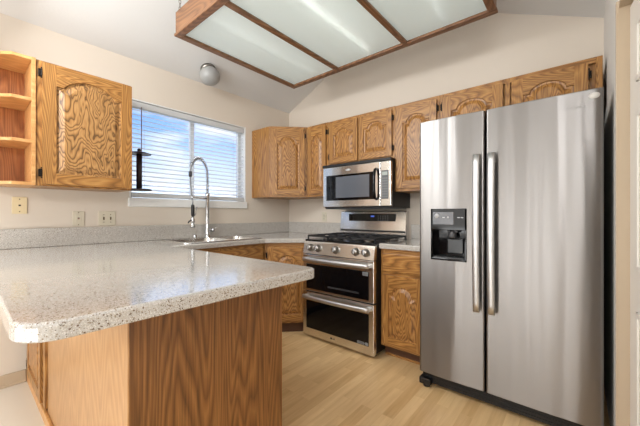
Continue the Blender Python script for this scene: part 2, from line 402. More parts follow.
sl = [(-.14, EAVE-.07), (0, EAVE), (RX, RIDGE), (3.03, EAVE), (3.15, EAVE-.03), (3.15, EAVE+.1), (RX, RIDGE+.12), (-.14, EAVE+.1)]
b = MB().prism(sl, 0, 6.72, mat=Matrix.Translation((0, .12, 0)) @ Matrix.Rotation(PI/2, 4, 'X'))
b.box((3.1, -6.6, EAVE), (5.7, -2.1, EAVE+.1))
struct(b.build('ceiling', ceil_m))
struct(box((-.14, -2.485, -.1), (4.2, .12, 0)).build('floor', floor_m))
struct(box((-.14, -6.72, -.1), (5.7, -2.485, 0)).build('floor_dining', carpet))
b = MB(); b.box((0, -6.6, 0), (.012, -2.503, .085), bev=.004); b.box((0, -6.6, .0), (.018, -2.503, .02), bev=.004)
struct(b.build('baseboard_left', trim_beige))
# window: reveal liner, vinyl slider frame, stool board, glass
b = MB()
b.box((-.12, WY0+.01, WZ0), (-.08, WY0+.05, WZ1-.01), bev=.004); b.box((-.12, WY1-.05, WZ0), (-.08, WY1-.01, WZ1-.01), bev=.004)
b.box((-.12, WY0+.01, WZ0), (-.08, WY1-.01, WZ0+.06), bev=.004); b.box((-.12, WY0+.01, WZ1-.05), (-.08, WY1-.01, WZ1-.01), bev=.004)
ym = (WY0+WY1)/2
b.box((-.115, ym-.022, WZ0+.02), (-.075, ym+.022, WZ1-.02), bev=.004)
win = struct(b.build('window_1', vinyl))
b = MB(); b.box((-.14, WY0, WZ0), (.002, WY0+.012, WZ1)); b.box((-.14, WY1-.012, WZ0), (.002, WY1, WZ1)); b.box((-.14, WY0, WZ1-.012), (-.002, WY1, WZ1))
b.build('window_liner', white_paint, win)
MB().box((-.14, WY0-.01, WZ0-.005), (.02, WY1+.008, WZ0+.072), bev=.006).build('window_sill', white_paint, win)
box((-.100, WY0+.04, WZ0+.05), (-.096, ym-.02, WZ1-.04)).build('glass_pane', glass_m, win)
box((-.094, ym+.02, WZ0+.05), (-.090, WY1-.04, WZ1-.04)).build('glass_pane', glass_m, win)
# doorway beside the refrigerator: jamb and a panelled door, slightly ajar
b = MB(); b.box((3.026, -1.062, 0), (3.14, -1.05, 2.0)); b.box((3.026, -1.83, 1.988), (3.14, -1.062, 2.0)); b.box((3.026, -1.83, 0), (3.14, -1.818, 1.988))
b.box((3.018, -1.058, 0), (3.03, -1.035, 2.02), bev=.003)
struct(b.build('trim_1', trim_beige))
dr = bpy.data.objects.new('door_1', None); COL.objects.link(dr); dr.location = (3.058, -1.066, 0); struct(dr); dr.rotation_euler = (0, 0, math.radians(6))
b = MB(); DW = .745; b.box((0, -DW, .008), (.035, 0, 1.975), bev=.002)
for (y0, y1) in ((-.33, -.10), (-.65, -.42)):
    for (z0, z1) in ((.22, .78), (.93, 1.53), (1.64, 1.87)):
        # moulding ring and raised field
        for lo, hi in (((y0, z0), (y1, z0+.022)), ((y0, z1-.022), (y1, z1)), ((y0, z0), (y0+.022, z1)), ((y1-.022, z0), (y1, z1))):
            b.box((-.006, lo[0], lo[1]), (.004, hi[0], hi[1]), bev=.004)
        b.box((-.003, y0+.045, z0+.045), (.004, y1-.045, z1-.045), bev=.004)
b.build('door_panel', door_paint, dr)
MB().lathe([(.012, 0), (.012, .03), (.026, .04), (.03, .055), (.022, .068), (0, .07)], (0, -DW+.06, .93), (-1, 0, 0)).build('door_knob', nickel, dr)
# outside: ground, hills
struct(box((-900, -900, -3.2), (-.6, 900, -3)).build('ground', flat('outside_ground', lin(200, 206, 196), .9)))
def hills(name, x, ybase, zmax, seed, col):
    rnd = random.Random(seed); t = bmesh.new(); rows = []
    ph = [rnd.random()*6.28 for _ in range(6)]
    nY = 90; 
    for j in range(7):
        row = []
        for i in range(nY+1):
            y = ybase-700+1500*i/nY
            h = .55+.25*math.sin(y/190+ph[0])+.13*math.sin(y/77+ph[1])+.06*math.sin(y/31+ph[2])+.03*math.sin(y/13+ph[3])
            k = math.sin(PI*j/6)
            row.append(t.verts.new((x-60+20*j*1.0-60*0, y, -4+(zmax+4)*h*k)))
        rows.append(row)
    for A, B in zip(rows, rows[1:]):
        for i in range(nY): t.faces.new((A[i], A[i+1], B[i+1], B[i])).smooth = True
    m = MB(); m.merge(t, 0); return struct(m.build(name, col))
hills('hills', -620, 260, 95, 3, flat('far_hill_haze', lin(232, 238, 242), 1, spec=0))  # distance haze put into the pale hill colour
hills('hill_slope', -330, 150, 30, 8, flat('near_hill_haze', lin(222, 234, 232), 1, spec=0))  # paled for haze like the far hills
def tree(x, y, r, h, seed, label):
    t = thing('tree', label, 'tree', (x, y, -3), 0, 'trees outside the window')
    MB().tube([(0, 0, 0), (.05, .03, h*.5), (0, 0, h*.8)], [r*.12, r*.09, r*.05], n=8).build('trunk', flat('bark', lin(110, 96, 84), .9), t)
    bm = bmesh.new(); rnd = random.Random(seed)
    m = MB()
    for k in range(26):
        a = rnd.random()*6.28; u = rnd.random(); rr = r*(.32+.2*rnd.random()); d = r*.75*math.sqrt(rnd.random())
        q = bmesh.new(); bmesh.ops.create_icosphere(q, subdivisions=2, radius=rr)
        for v in q.verts: v.co *= 1+.22*(rnd.random()-.5)
        m.merge(q, 0, Matrix.Translation((d*math.cos(a), d*math.sin(a), h*.45+u*h*.5)), smooth=False)
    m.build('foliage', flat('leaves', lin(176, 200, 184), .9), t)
tree(-22, 10.2, 1.3, 5.0, 4, 'hazy green tree seen through the right half of the blind')
tree(-30, 15.8, 1.6, 5.2, 9, 'second hazy tree outside, farther right behind the blind')

# ------------------------------------------------------------------ cabinets
def door_bm(x0, x1, z0, z1, yf, th=.019, st=.052, rail_b=.055, shoulder=.105, arch=.055, aw=.30, p=.5, flat_top=False):
    """cathedral raised-panel door facing -y: returns MB with slots 0 stile, 1 rail, 2 panel."""
    mb = MB(); t = bmesh.new()
    xl, xr, zb, zs = x0+st, x1-st, z0+rail_b, z1-shoulder
    cx = (x0+x1)/2; a = (xr-xl)*aw
    nb, ns, na, nsh = 6, 6, 20, 2
    def outline(i):
        L, R, B, T = xl+i, xr-i, zb+i, zs-i
        pts = [(L+(R-L)*k/nb, B) for k in range(nb)]
        pts += [(R, B+(T-B)*k/ns) for k in range(ns)]
        ai = max(.004, a-i*.75)
        pts += [(R+(cx+ai-R)*k/nsh, T) for k in range(nsh)]
        for k in range(na+1):
            th_ = PI*k/na; pts.append((cx+ai*math.cos(th_), T+(0 if flat_top else arch*max(0, math.sin(th_)**2)**p)))
        pts += [(cx-ai+(L-(cx-ai))*k/nsh, T) for k in range(1, nsh+1)]
        pts += [(L, T+(B-T)*k/ns) for k in range(1, ns)]
        return pts
    def ring(i, y): return [t.verts.new((q[0], y, q[1])) for q in outline(i)]
    R0 = ring(0, yf); n = len(R0); base = outline(0)
    itop0 = nb+ns; itop1 = nb+ns+nsh+na+nsh
    out = []
    for k, q in enumerate(base):
        if k < nb: out.append((q[0], z0))
        elif k == nb: out.append(None)
        elif k < itop0: out.append((x1, q[1]))
        elif k == itop0: out.append(None)
        elif k < itop1: out.append((q[0], z1))
        elif k == itop1: out.append(None)
        else: out.append((x0, q[1]))
    out[0] = None
    V = lambda x, z, y=yf: t.verts.new((x, y, z))
    e_ = .003
    corner = {0: ((x0, base[0][1]), (base[0][0], z0), (x0, z0)), nb: ((base[nb][0], z0), (x1, base[nb][1]), (x1, z0)),
              itop0: ((x1, base[itop0][1]), (base[itop0][0], z1), (x1, z1)), itop1: ((base[itop1][0], z1), (x0, base[itop1][1]), (x0, z1))}
    enter, leave = {}, {}
    per = []                                            # perimeter loop
    for k in range(n):
        if k in corner:
            p_in, p_out, pc = corner[k]
            vi, vc, vo = V(*p_in), V(*pc), V(*p_out); enter[k], leave[k] = vi, vo
            f = t.faces.new((R0[k], vi, vc, vo)); f.material_index = 0
            per += [vi, vc, vo]
        else:
            v = V(*out[k]); enter[k] = leave[k] = v; per.append(v)
    for k in range(n):
        j = (k+1) % n
        f = t.faces.new((R0[k], leave[k], enter[j], R0[j])); f.material_index = 1 if (k < nb or itop0 <= k < itop1) else 0
    R1 = ring(.003, yf+.010); R2 = ring(.014, yf+.0125); R3 = ring(.040, yf+.001); R4 = ring(.0425, yf+.0003)
    for A, B, mi in ((R0, R1, 0), (R1, R2, 2), (R2, R3, 2), (R3, R4, 2)):
        for k in range(n):
            f = t.faces.new((A[k], A[(k+1) % n], B[(k+1) % n], B[k])); f.material_index = mi
    f = t.faces.new(R4); f.material_index = 2
    # outer edges and back
    back = [t.verts.new((v.co.x, yf+th, v.co.z)) for v in per]; m = len(per)
    for k in range(m):
        f = t.faces.new((per[k], per[(k+1) % m], back[(k+1) % m], back[k])); f.material_index = 0
    f = t.faces.new(back); f.material_index = 0
    mb.merge(t, None); return mb
def hinge(parent, x, z, yf, side):
    m = MB(); m.box((x-.003, yf-.003, z-.024), (x+.003, yf+.012, z+.024), bev=.002); m.box((x+side*.001, yf+.008, z-.022), (x+side*.012, yf+.0195, z+.022), bev=.002)
    for dz in (-.03, .03): m.lathe([(.0035, -.004), (.0035, .003), (0, .005)], (x, yf+.002, z+dz), n=8)
    return m.build('hinge', hinge_m, parent)
def make_door(parent, d, yf, panel=None):
    x0, x1, z0, z1, side = d[:5]; kw = d[5] if len(d) > 5 else {}
    o = door_bm(x0, x1, z0, z1, yf, **kw).build('door', [oak_v, oak_h, panel or oak_panel], parent)
    if side:
        hx = x1+.004 if side > 0 else x0-.004
        for hz in (z0+.07, z1-.07): hinge(o, hx, hz, yf, side)
    return o
def face_frame(parent, x0, x1, z0, z1, yf, doors, extra=(), st=.03):
    """one frame board around the door openings: stiles full height, rails between."""
    m = MB(); rail = .035
    xs = sorted({x0, x1-st} | {x-st/2 for x in extra})
    for x in xs: m.box((x, yf, z0), (x+st, yf+.019, z1), mi=0, bev=.0015, seg=1)
    m.box((x0+st, yf+.0005, z1-rail), (x1-st, yf+.019, z1), mi=1); m.box((x0+st, yf+.0005, z0), (x1-st, yf+.019, z0+rail), mi=1)
    for z in doors: m.box((x0+st, yf+.0005, z-.018), (x1-st, yf+.019, z+.018), mi=1)
    return m.build('face_frame', [oak_v, oak_h], parent)
def wall_cab(label, x0, x1, z0, z1, doors, extra=(), D=.31, panel=None):
    """wall cabinet on the stove wall, front frame at y=-D."""
    t = thing('wall_cabinet', label, 'cabinet', (x0, -D, z0)); w, h = x1-x0-.001, z1-z0
    box((0, .019, 0), (w, D-.002, h)).build('carcass', oak_v, t)
    face_frame(t, 0, w, 0, h, 0, (), [e-x0 for e in extra])
    for d in doors: make_door(t, (d[0]-x0, d[1]-x0, d[2]-z0, d[3]-z0)+tuple(d[4:]), -.0195, panel)
    return t
SM = dict(st=.05, shoulder=.12, arch=.05, aw=.33)
wall_cab('narrow oak wall cabinet with one arched door between the corner cabinet and the microwave', .607, .905, 1.335, 2.107, [(.632, .882, 1.36, 2.075, 1, dict(st=.05, shoulder=.135, arch=.055, aw=.36))])
wall_cab('oak wall cabinet with two short arched doors directly above the microwave', .905, 1.66, 1.64, 2.104,
         [(.93, 1.275, 1.665, 2.072, -1, SM), (1.292, 1.635, 1.665, 2.072, 1, SM)], [1.283])
wall_cab('tall single door oak wall cabinet between the microwave and the refrigerator', 1.66, 2.05, 1.345, 2.10, [(1.683, 2.027, 1.37, 2.068, 1, dict(st=.055, shoulder=.135, arch=.06, aw=.36))])
wall_cab('wide oak wall cabinet with two low doors above the steel refrigerator', 2.05, 3.012, 1.80, 2.10,
         [(2.075, 2.492, 1.79, 2.068, -1, dict(st=.065, rail_b=.04, shoulder=.115, arch=.06, aw=.36)), (2.545, 2.945, 1.79, 2.068, 1, dict(st=.065, rail_b=.04, shoulder=.115, arch=.06, aw=.36))], [2.518])
# diagonal corner wall cabinet
c45 = math.sqrt(.5)
def to_local(pts, o): return [((x-o[0])*c45+(y-o[1])*c45, -(x-o[0])*c45+(y-o[1])*c45) for x, y in pts]
fc = (.455, -.455)
t = thing('corner_wall_cabinet', 'diagonal oak corner wall cabinet with one tall arched door right of the window', 'cabinet', (fc[0], fc[1], 1.335), PI/4)
poly = to_local([(.003, -.003), (.003, -.60), (.30, -.60), (.317, -.581), (.581, -.317), (.60, -.30), (.60, -.003)], fc)
MB().prism(poly, 0, .775).build('carcass', oak_v, t)
hw = .205
face_frame(t, -hw, hw, 0, .775, -.001, ())
make_door(t, (-.175, .178, .025, .742, 1, dict(st=.055, shoulder=.15, arch=.075, aw=.37)), -.0205)
# left wall cabinet on the window wall (faces +x): local x -> world +y
t = thing('wall_cabinet', 'oak wall cabinet with one wide zigzag grained door left of the window', 'cabinet', (.306, -2.49, 1.325), PI/2)
box((0, .019, 0), (.533, .303, .792)).build('carcass', oak_v, t)
face_frame(t, 0, .533, 0, .792, 0, (), st=.032)
make_door(t, (.028, .533, .012, .782, -1, dict(st=.068, rail_b=.07, shoulder=.135, arch=.07, aw=.40, p=.8)), -.0195, oak_zig)
# open end shelf
t = thing('open_end_shelf', 'open oak end shelf with three clipped corner tiers at the left cabinet', 'shelf', (0, -2.491, 1.325))
sh = [(.012, -.30), (.02, -.30), (.315, -.105), (.315, -.02), (.012, -.02)]
sh = [(.012, -.31), (.10, -.31), (.315, -.108), (.315, -.02), (.012, -.02)]
box((.003, -.33, 0), (.012, 0, .795)).build('back_panel', oak_in, t)
box((.012, -.02, 0), (.317, -.001, .795), bev=.001).build('side_panel', oak_edge, t)
for z0, th in ((.0, .02), (.262, .02), (.522, .02), (.775, .02)):
    MB().prism(sh, z0, z0+th, top_r=.002, bot_r=.002, seg=1).build('shelf_board', oak_edge, t)
# ------------------------------------------------------------------ base cabinets
CZ = .872                                                # underside of the worktop
def base_cab(label, loc, rz, w, doors, drawers, D=.58, extra=(), rails=()):
    t = thing('base_cabinet', label, 'cabinet', loc, rz)
    m = MB(); T = .016
    m.box((0, .019, .10), (T, D, CZ-.003)); m.box((w-T, .019, .10), (w, D, CZ-.003)); m.box((T, D-T, .10), (w-T, D, CZ-.003)); m.box((T, .019, .10), (w-T, D-T, .10+T))
    m.build('carcass', oak_v, t)
    box((0.0, .07, 0), (w, D, .10)).build('toe_kick', toe_m, t)
    m = MB(); st = .032
    for x in sorted({0, w-st} | {e-st/2 for e in extra}): m.box((x, 0, .10), (x+st, .019, CZ-.003), mi=0)
    for za, zb in [(.10, .135), (CZ-.038, CZ-.003)]+[(r-.018, r+.018) for r in rails]: m.box((st, .0005, za), (w-st, .019, zb), mi=1)
    m.build('face_frame', [oak_v, oak_h], t)
    for d in doors: make_door(t, d, -.0195)
    for (x0, x1, z0, z1) in drawers:
        m = MB(); m.box((x0, -.0195, z0), (x1, -.0005, z1), bev=.006, seg=2); m.box((x0+.03, -.0205, z0+.03), (x1-.03, -.015, z1-.03), bev=.002, seg=1)
        m.build('drawer_front', oak_h, t)
    return t
base_cab('oak base cabinet with one drawer over one arched door between range and refrigerator', (1.688, -.61, 0), 0, .375,
         [(.022, .352, .125, .668, 1, dict(st=.05, shoulder=.15, arch=.07, aw=.36))], [(.022, .352, .695, .838)], D=.605, rails=(.68,))
base_cab('oak sink base cabinet under the window half hidden by the peninsula', (.61, -1.87, 0), PI/2, .953,
         [(.03, .47, .125, .668, -1, SM), (.485, .925, .125, .668, 1, SM)], [(.03, .925, .695, .838)], D=.605, extra=(.478,), rails=(.68,))
fc = (.7625, -.7625)
t = thing('corner_base_cabinet', 'diagonal oak corner base cabinet with arched door left of the range', 'cabinet', (fc[0], fc[1], 0), PI/4)
poly = to_local([(.005, -.005), (.005, -.913), (.597, -.913), (.624, -.9285+.0287), (.8998, -.624), (.913, -.597), (.913, -.005)], fc)
MB().prism(poly, .10, CZ-.003).build('carcass', oak_v, t)
poly = to_local([(.005, -.005), (.005, -.913), (.55, -.913), (.913, -.55), (.913, -.005)], fc)
MB().prism(poly, 0, .10).build('toe_kick', toe_m, t)
hw = .2135; m = MB()
for xa in (-hw, hw-.03): m.box((xa, -.001, .10), (xa+.03, .018, CZ-.003))
m.box((-hw+.03, 0, .10), (hw-.03, .018, .135), mi=1); m.box((-hw+.03, 0, CZ-.038), (hw-.03, .018, CZ-.003), mi=1)
m.build('face_frame', [oak_v, oak_h], t)
make_door(t, (-.187, .187, .125, .825, -1, dict(st=.055, shoulder=.14, arch=.07, aw=.36)), -.0205)
# quarter round along the toe kicks is part of the floor trim
struct(box((1.69, -.545, 0), (2.08, -.53, .02), bev=.006).build('trim_2', oak_h))
# peninsula cabinet
PX, PY0, PY1 = 1.89, -2.485, -1.872
t = thing('peninsula_cabinet', 'oak peninsula cabinet carrying the speckled worktop in the foreground', 'cabinet', (0, PY0, 0))
dy = PY1-PY0
box((.016, .012, .0), (PX-.014, dy-.002, CZ-.003)).build('carcass', oak_v, t)
MB().box((PX-.013, 0.004, 0), (PX, dy, CZ-.001), bev=.001, seg=1).build('end_panel', oak_end, t)['label'] = 'cathedral grained end panel coloured as if shaded'
MB().box((.66, 0, .0), (PX-.0005, .011, CZ-.001), bev=.001, seg=1).build('side_panel', oak_lit, t)['label'] = 'straight grained side panel coloured as if lit'
m = MB(); m.box((.60, -.012, .07), (.657, .011, CZ-.002), bev=.002); m.box((.016, -.001, .07), (.05, .011, CZ-.002)); m.box((.05, -.001, CZ-.06), (.60, .011, CZ-.002), mi=1); m.box((.05, -.001, .07), (.60, .011, .10), mi=1)
m.build('face_frame', [oak_v, oak_h], t)
make_door(t, (.07, .575, .075, .80, -1, dict(st=.055, shoulder=.14, arch=.06, aw=.38)), -.022)
MB().box((.016, -.016, 0), (PX-.02, -.0005, .055), bev=.004).build('base_trim', oak_edge, t)
# ------------------------------------------------------------------ worktops
out = [(.002, -2.735), (2.045, -2.735), (2.045, -1.80), (.64, -1.80), (.64, -.935), (.917, -.64), (.917, -.002), (.002, -.002)]
t = thing('worktop', 'white speckled worktop running from the peninsula past the sink to the range', 'worktop', (0, 0, CZ))
top = MB().prism(rounded(out, [0, .085, .05, .01, .03, .01, 0, 0]), 0, .042, top_r=.010, bot_r=.005).build('slab', counter, t)
SX0, SX1, SY0, SY1 = .142, .565, -1.66, -.90
cut(top, (SX0+.012, SY0+.012, -.05), (SX1-.012, SY1-.012, .1), bev=.04)
m = MB(); m.box((.002, -2.735, .0425), (.021, -.002, .175), bev=.003); m.box((.0215, -.021, .0425), (.917, -.002, .175), bev=.003)
m.build('backsplash', counter, t)
t = thing('worktop', 'short speckled worktop on the cabinet between range and refrigerator', 'worktop', (1.683, -.635, CZ))
MB().prism([(0, 0), (.384, 0), (.384, .633), (0, .633)], 0, .042, top_r=.010, bot_r=.005).build('slab', counter, t)
MB().box((0, .614, .0425), (.384, .633, .175), bev=.003).build('backsplash', counter, t)
# ------------------------------------------------------------------ sink and faucet
t = thing('double_sink', 'double bowl stainless steel sink set in the worktop under the window', 'sink', (0, 0, .914))
rim = MB().prism(rounded([(SX0-.012, SY0-.012), (SX1+.012, SY0-.012), (SX1+.012, SY1+.012), (SX0-.012, SY1+.012)], [.05]*4), .0005, .006, top_r=.003, seg=2).build('rim', steel, t)
ymid = (SY0+SY1)/2+.06
for y0, y1 in ((SY0+.025, ymid-.015), (ymid+.015, SY1-.025)):
    cut(rim, (SX0+.025, y0, -.05), (SX1-.025, y1, .05), bev=.045)
    # bowl: open tub from rim down
    bw = bmesh.new(); rings = []
    for ins, z in ((-.0015, .0045), (0, -.002), (.006, -.10), (.02, -.155), (.06, -.17)):
        q = rounded([(SX0+.025+ins, y0+ins), (SX1-.025-ins, y0+ins), (SX1-.025-ins, y1-ins), (SX0+.025+ins, y1-ins)], [.06]*4)
        rings.append([bw.verts.new((a, b_, z)) for a, b_ in q])
    for A, B in zip(rings, rings[1:]):
        for k in range(len(A)): bw.faces.new((A[k], A[(k+1) % len(A)], B[(k+1) % len(A)], B[k])).smooth = True
    bw.faces.new(rings[-1])
    m = MB(); m.merge(bw, 0)
    bowl = m.build('bowl', steel, t)
    MB().lathe([(.045, 0), (.045, .002), (.038, .003), (.03, -.004), (0, -.004)], ((SX0+SX1)/2, (y0+y1)/2, -.168)).build('drain', chrome, bowl)
FX, FY = .085, -1.205
t = thing('spring_faucet', 'tall chrome spring neck faucet standing behind the sink', 'faucet', (FX, FY, .9145))
MB().lathe([(.032, 0), (.032, .006), (.024, .014), (.022, .05), (.0215, .12), (.019, .13), (.0185, .14), (.018, .40), (.022, .405), (.022, .44), (.012, .445)], (0, 0, 0)).build('body', chrome, t)
ux, uy = .36, -.93                                       # direction of the spout
def sp(d, z): return Vector((ux*d, uy*d, z))
RA = .118
arc = [sp(0, .43), sp(-.002, .50)]+[sp(RA-RA*math.cos(PI*k/14), .60+.165*math.sin(PI*k/14)) for k in range(0, 15)]
MB().tube(arc+[sp(.232, .50), sp(.215, .40), sp(.205, .34), sp(.203, .30)], .0065, n=8).build('hose', mid_grey, t)
# spring coil around the rising half of the hose
pts = []; turns = 34; path = arc[:15]
cum = [0]
for p0, p1 in zip(path, path[1:]): cum.append(cum[-1]+(p1-p0).length)
for k in range(turns*10+1):
    s_ = cum[-1]*k/(turns*10); i = max(j for j in range(len(cum)) if cum[j] <= s_+1e-9); i = min(i, len(path)-2)
    f_ = (s_-cum[i])/(cum[i+1]-cum[i]); p_ = path[i].lerp(path[i+1], f_); d_ = (path[i+1]-path[i]).normalized()
    a_ = Vector((uy, -ux, 0)); b2 = d_.cross(a_).normalized(); an = 2*PI*k/10
    pts.append(p_+(a_*math.cos(an)+b2*math.sin(an))*.0148)
MB().tube(pts, .0033, n=5).build('spring', chrome, t)
MB().lathe([(.013, 0), (.016, .02), (.015, .05)], sp(.235, .575), n=14).build('hose_collar', dark_grey, t)
MB().tube([sp(0, .385), sp(.1, .385), sp(.19, .388)], .006).lathe([(.013, -.012), (.013, .012)], sp(.205, .388)).build('support_arm', chrome, t)
spray = MB().lathe([(.011, .0), (.015, -.01), (.016, -.09), (.012, -.11)], sp(.203, .32)).build('spray_grip', black_matt, t)
MB().lathe([(.012, 0), (.014, -.02), (.020, -.03), (.020, -.05), (.014, -.06), (.024, -.085), (.026, -.098), (.02, -.103), (0, -.103)], sp(.203, .21)).build('spray_head', chrome, spray)
MB().tube([sp(.215, .18), sp(.25, .165), sp(.262, .15)], .006).build('trigger', black_matt, spray)
MB().tube([sp(.20, .20), sp(.165, .235), sp(.15, .30)], .0045).build('lever', chrome, spray)
m = MB(); m.tube([(0, 0, .075), (.015, .04, .075)], .013, n=14); m.lathe([(.018, 0), (.019, .006), (.019, .022), (.014, .026), (0, .026)], (.014, .038, .075), (.35, .93, 0)); m.tube([(.02, .058, .075), (.05, .07, .10)], .004)
m.build('handle', chrome, t)
t = thing('air_gap_cap', 'small chrome air gap cap on the worktop left of the faucet', 'sink cap', (.105, -1.345, .9145))
MB().lathe([(.022, 0), (.022, .004), (.018, .006), (.018, .03), (.014, .036), (0, .037)], (0, 0, 0)).build('cap', chrome, t)
# ------------------------------------------------------------------ blind
t = thing('venetian_blind', 'white horizontal slat blind lowered over the kitchen window', 'blind', (-.03, 0, 0))
by0, by1 = WY0+.018, WY1-.022
MB().box((-.03, by0, WZ1-.07), (.026, by1, WZ1-.018), bev=.004).build('headrail', rail_m, t)
zb = WZ0+.098
MB().box((-.026, by0, zb-.020), (.026, by1, zb+.020), bev=.005).build('bottom_rail', rail_m, t)
ns = 18; z_top = WZ1-.10; R = Matrix.Rotation(math.radians(17), 4, 'Y')
slat = None
for k in range(ns):
    z = zb+.048+(z_top-zb-.035)*k/(ns-1)
    if slat is None:
        q = bmesh.new()
        prof = [(-.025, 0), (-.012, .0022), (0, .003), (.012, .0022), (.025, 0)]
        A = [[q.verts.new((x_, y_, z_)) for x_, z_ in prof] for y_ in (by0+.004, by1-.004)]
        B = [[q.verts.new((x_, y_, z_-.0034)) for x_, z_ in prof] for y_ in (by0+.004, by1-.004)]
        for L_ in (A, B):
            for i in range(4): q.faces.new((L_[0][i], L_[0][i+1], L_[1][i+1], L_[1][i]))
        for i in range(4):
            for j in (0, 1): q.faces.new((A[j][i], A[j][i+1], B[j][i+1], B[j][i]))
        for i in (0, 4): q.faces.new((A[0][i], A[1][i], B[1][i], B[0][i]))
        m = MB(); m.merge(q, 0, R); slat = m.build('slat', slat_m, t); slat.location = (0, 0, z)
    else:
        c = slat.copy(); COL.objects.link(c); c.location = (0, 0, z)
for yy in (by0+.10, (by0+by1)/2-.02, by1-.10):
    m = MB()
    for xx in (-.027, .027): m.tube([(xx, yy, zb), (xx, yy, WZ1-.06)], .0011, n=5)
    m.build('ladder_cord', rail_m, t)
MB().tube([(.032, by0+.075, WZ1-.06), (.033, by0+.075, 1.62)], .0035, n=6).lathe([(.006, 0), (.006, .03), (.003, .04)], (.033, by0+.075, 1.59), n=8).build('wand', flat('wand_brown', lin(120, 96, 92), .4), t)
# ------------------------------------------------------------------ paper towel holder on the side of the left wall cabinet
t = thing('paper_towel_holder', 'dark upright paper towel holder fixed to the cabinet side by the window', 'paper towel holder', (.165, -1.956, 1.34))
MB().box((-.018, .0005, .0), (.018, .008, .33), bev=.002).build('wall_bracket', bronze, t)
cy = .105
MB().tube([(0, cy, .012), (0, cy, .30)], .021, n=18).build('post', bronze, t)
MB().lathe([(.088, -.006), (.09, 0), (.088, .006), (.02, .009), (.02, .013)], (0, cy, .004), n=32).build('base_disc', bronze, t)
MB().lathe([(.086, -.012), (.088, -.008), (.06, .002), (.02, .008), (.012, .014), (.016, .024), (.008, .034), (0, .035)], (0, cy, .305), n=32).build('top_disc', bronze, t)
# ------------------------------------------------------------------ wall plates
def plate_on_left(name, label, cat, y, z, w, h, mat, group=None):
    t = thing(name, label, cat, (0.001, y, z), PI/2, group)           # local x -> world y, local -y -> into the room
    MB().box((-w/2, -.006, -h/2), (w/2, -.0002, h/2), bev=.0025).build('plate', mat, t); return t
def screw(t, x, z): MB().lathe([(.0035, 0), (.0035, .0012), (0, .0018)], (x, -.006, z), (0, -1, 0), n=10).build('screw', brass, t)
t = plate_on_left('phone_jack', 'cream phone jack plate on the wall under the open shelf', 'wall plate', -2.535, 1.205, .075, .115, ivory)
MB().box((-.009, -.0075, -.009), (.009, -.0055, .009), bev=.001).box((-.0055, -.0082, -.005), (.0055, -.007, .005), mi=1).build('jack', [ivory, black_matt], t)
screw(t, 0, .042); screw(t, 0, -.042)
def socket(t, dx):
    m = MB(); 
    for zz in (.02, -.02):
        m.lathe([(.0165, 0), (.0165, .002), (.015, .003), (0, .003)], (dx, -.006, zz), (0, -1, 0), n=20)
        for sx in (-.006, .006): m.box((dx+sx-.001, -.0095, zz-.001), (dx+sx+.001, -.0085, zz+.008), mi=1)
        m.box((dx-.002, -.0095, zz-.010), (dx+.002, -.0085, zz-.006), mi=1)
    m.build('socket', [almond, black_matt], t)
t = plate_on_left('wall_outlet', 'single almond outlet plate on the wall below the wide left cabinet', 'outlet', -2.215, 1.112, .072, .112, almond)
MB().box((-.017, -.008, -.034), (.017, -.0055, .034), bev=.001).box((-.006, -.0092, -.004), (.006, -.0075, .001), mi=1).box((-.006, -.0092, .003), (.006, -.0075, .008), mi=2).build('socket', [almond, flat('red_button', lin(150, 60, 50), .4), black_matt], t)
screw(t, 0, .046); screw(t, 0, -.046)
t = plate_on_left('switch_plate', 'double almond switch plate with two toggles left of the window', 'light switch', -2.03, 1.112, .116, .114, almond)
for dx in (-.023, .023):
    MB().box((dx-.005, -.0075, -.012), (dx+.005, -.0055, .012), bev=.0005).box((dx-.0035, -.017, -.001), (dx+.0035, -.006, .008), bev=.001).build('toggle', brass if dx < 0 else brass, t)
    screw(t, dx, .03); screw(t, dx, -.03)
t = thing('wall_outlet', 'pale outlet on the stove wall between the corner and the range', 'outlet', (.60, -.001, 1.115))
MB().box((-.035, -.006, -.057), (.035, -.0002, .057), bev=.0025).build('plate', almond, t); socket(t, 0); screw(t, 0, 0)
# ------------------------------------------------------------------ range
RW = .757
t = thing('gas_range', 'stainless steel double oven gas range with five front knobs', 'range', (.921, -.71, 0))
rng = t
MB().box((0, .045, .035), (RW, .685, .895), bev=.003).build('body', black_matt, t)
for xx in (.05, RW-.05):
    for yy in (.09, .62): MB().lathe([(.022, 0), (.022, .008), (.012, .012), (.012, .045)], (xx, yy, 0), n=14).build('foot', black_matt, t)
q = [(.0, .782), (.044, .782), (.044, .90), (.038, .90), (.022, .893)]      # side profile (y,z) of the sloped control panel
def yz_prism(mb, prof, x0, x1, mi=0):
    M = Matrix(((0, 0, 1, x0), (1, 0, 0, 0), (0, 1, 0, 0), (0, 0, 0, 1))); mb.prism(prof, 0, x1-x0, mi, M); return mb
yz_prism(MB(), q, .0, RW).build('control_panel', steel, t)
nrm = Vector((0, -.111, .022)).normalized()
for i, kx in enumerate((.085, .175, .378, .585, .68)):
    o_ = Vector((kx, .0105, .836))
    k = MB().lathe([(.034, -.001), (.034, .004), (.030, .006), (.029, .009), (.027, .012), (.026, .030), (.023, .034), (0, .035)], o_, nrm, n=28).build('knob', nickel, t)
    M = Matrix.Translation(o_) @ Vector((0, 0, 1)).rotation_difference(nrm).to_matrix().to_4x4()
    g = MB(); gb = bmesh.new(); bmesh.ops.create_cube(gb, size=1); bmesh.ops.scale(gb, vec=(.010, .042, .012), verts=gb.verts); bmesh.ops.translate(gb, vec=(0, 0, .036), verts=gb.verts); bmesh.ops.bevel(gb, geom=list(gb.edges), offset=.003, segments=2, affect='EDGES')
    g.merge(gb, 0, M); g.build('knob_grip', steel_handle, k)
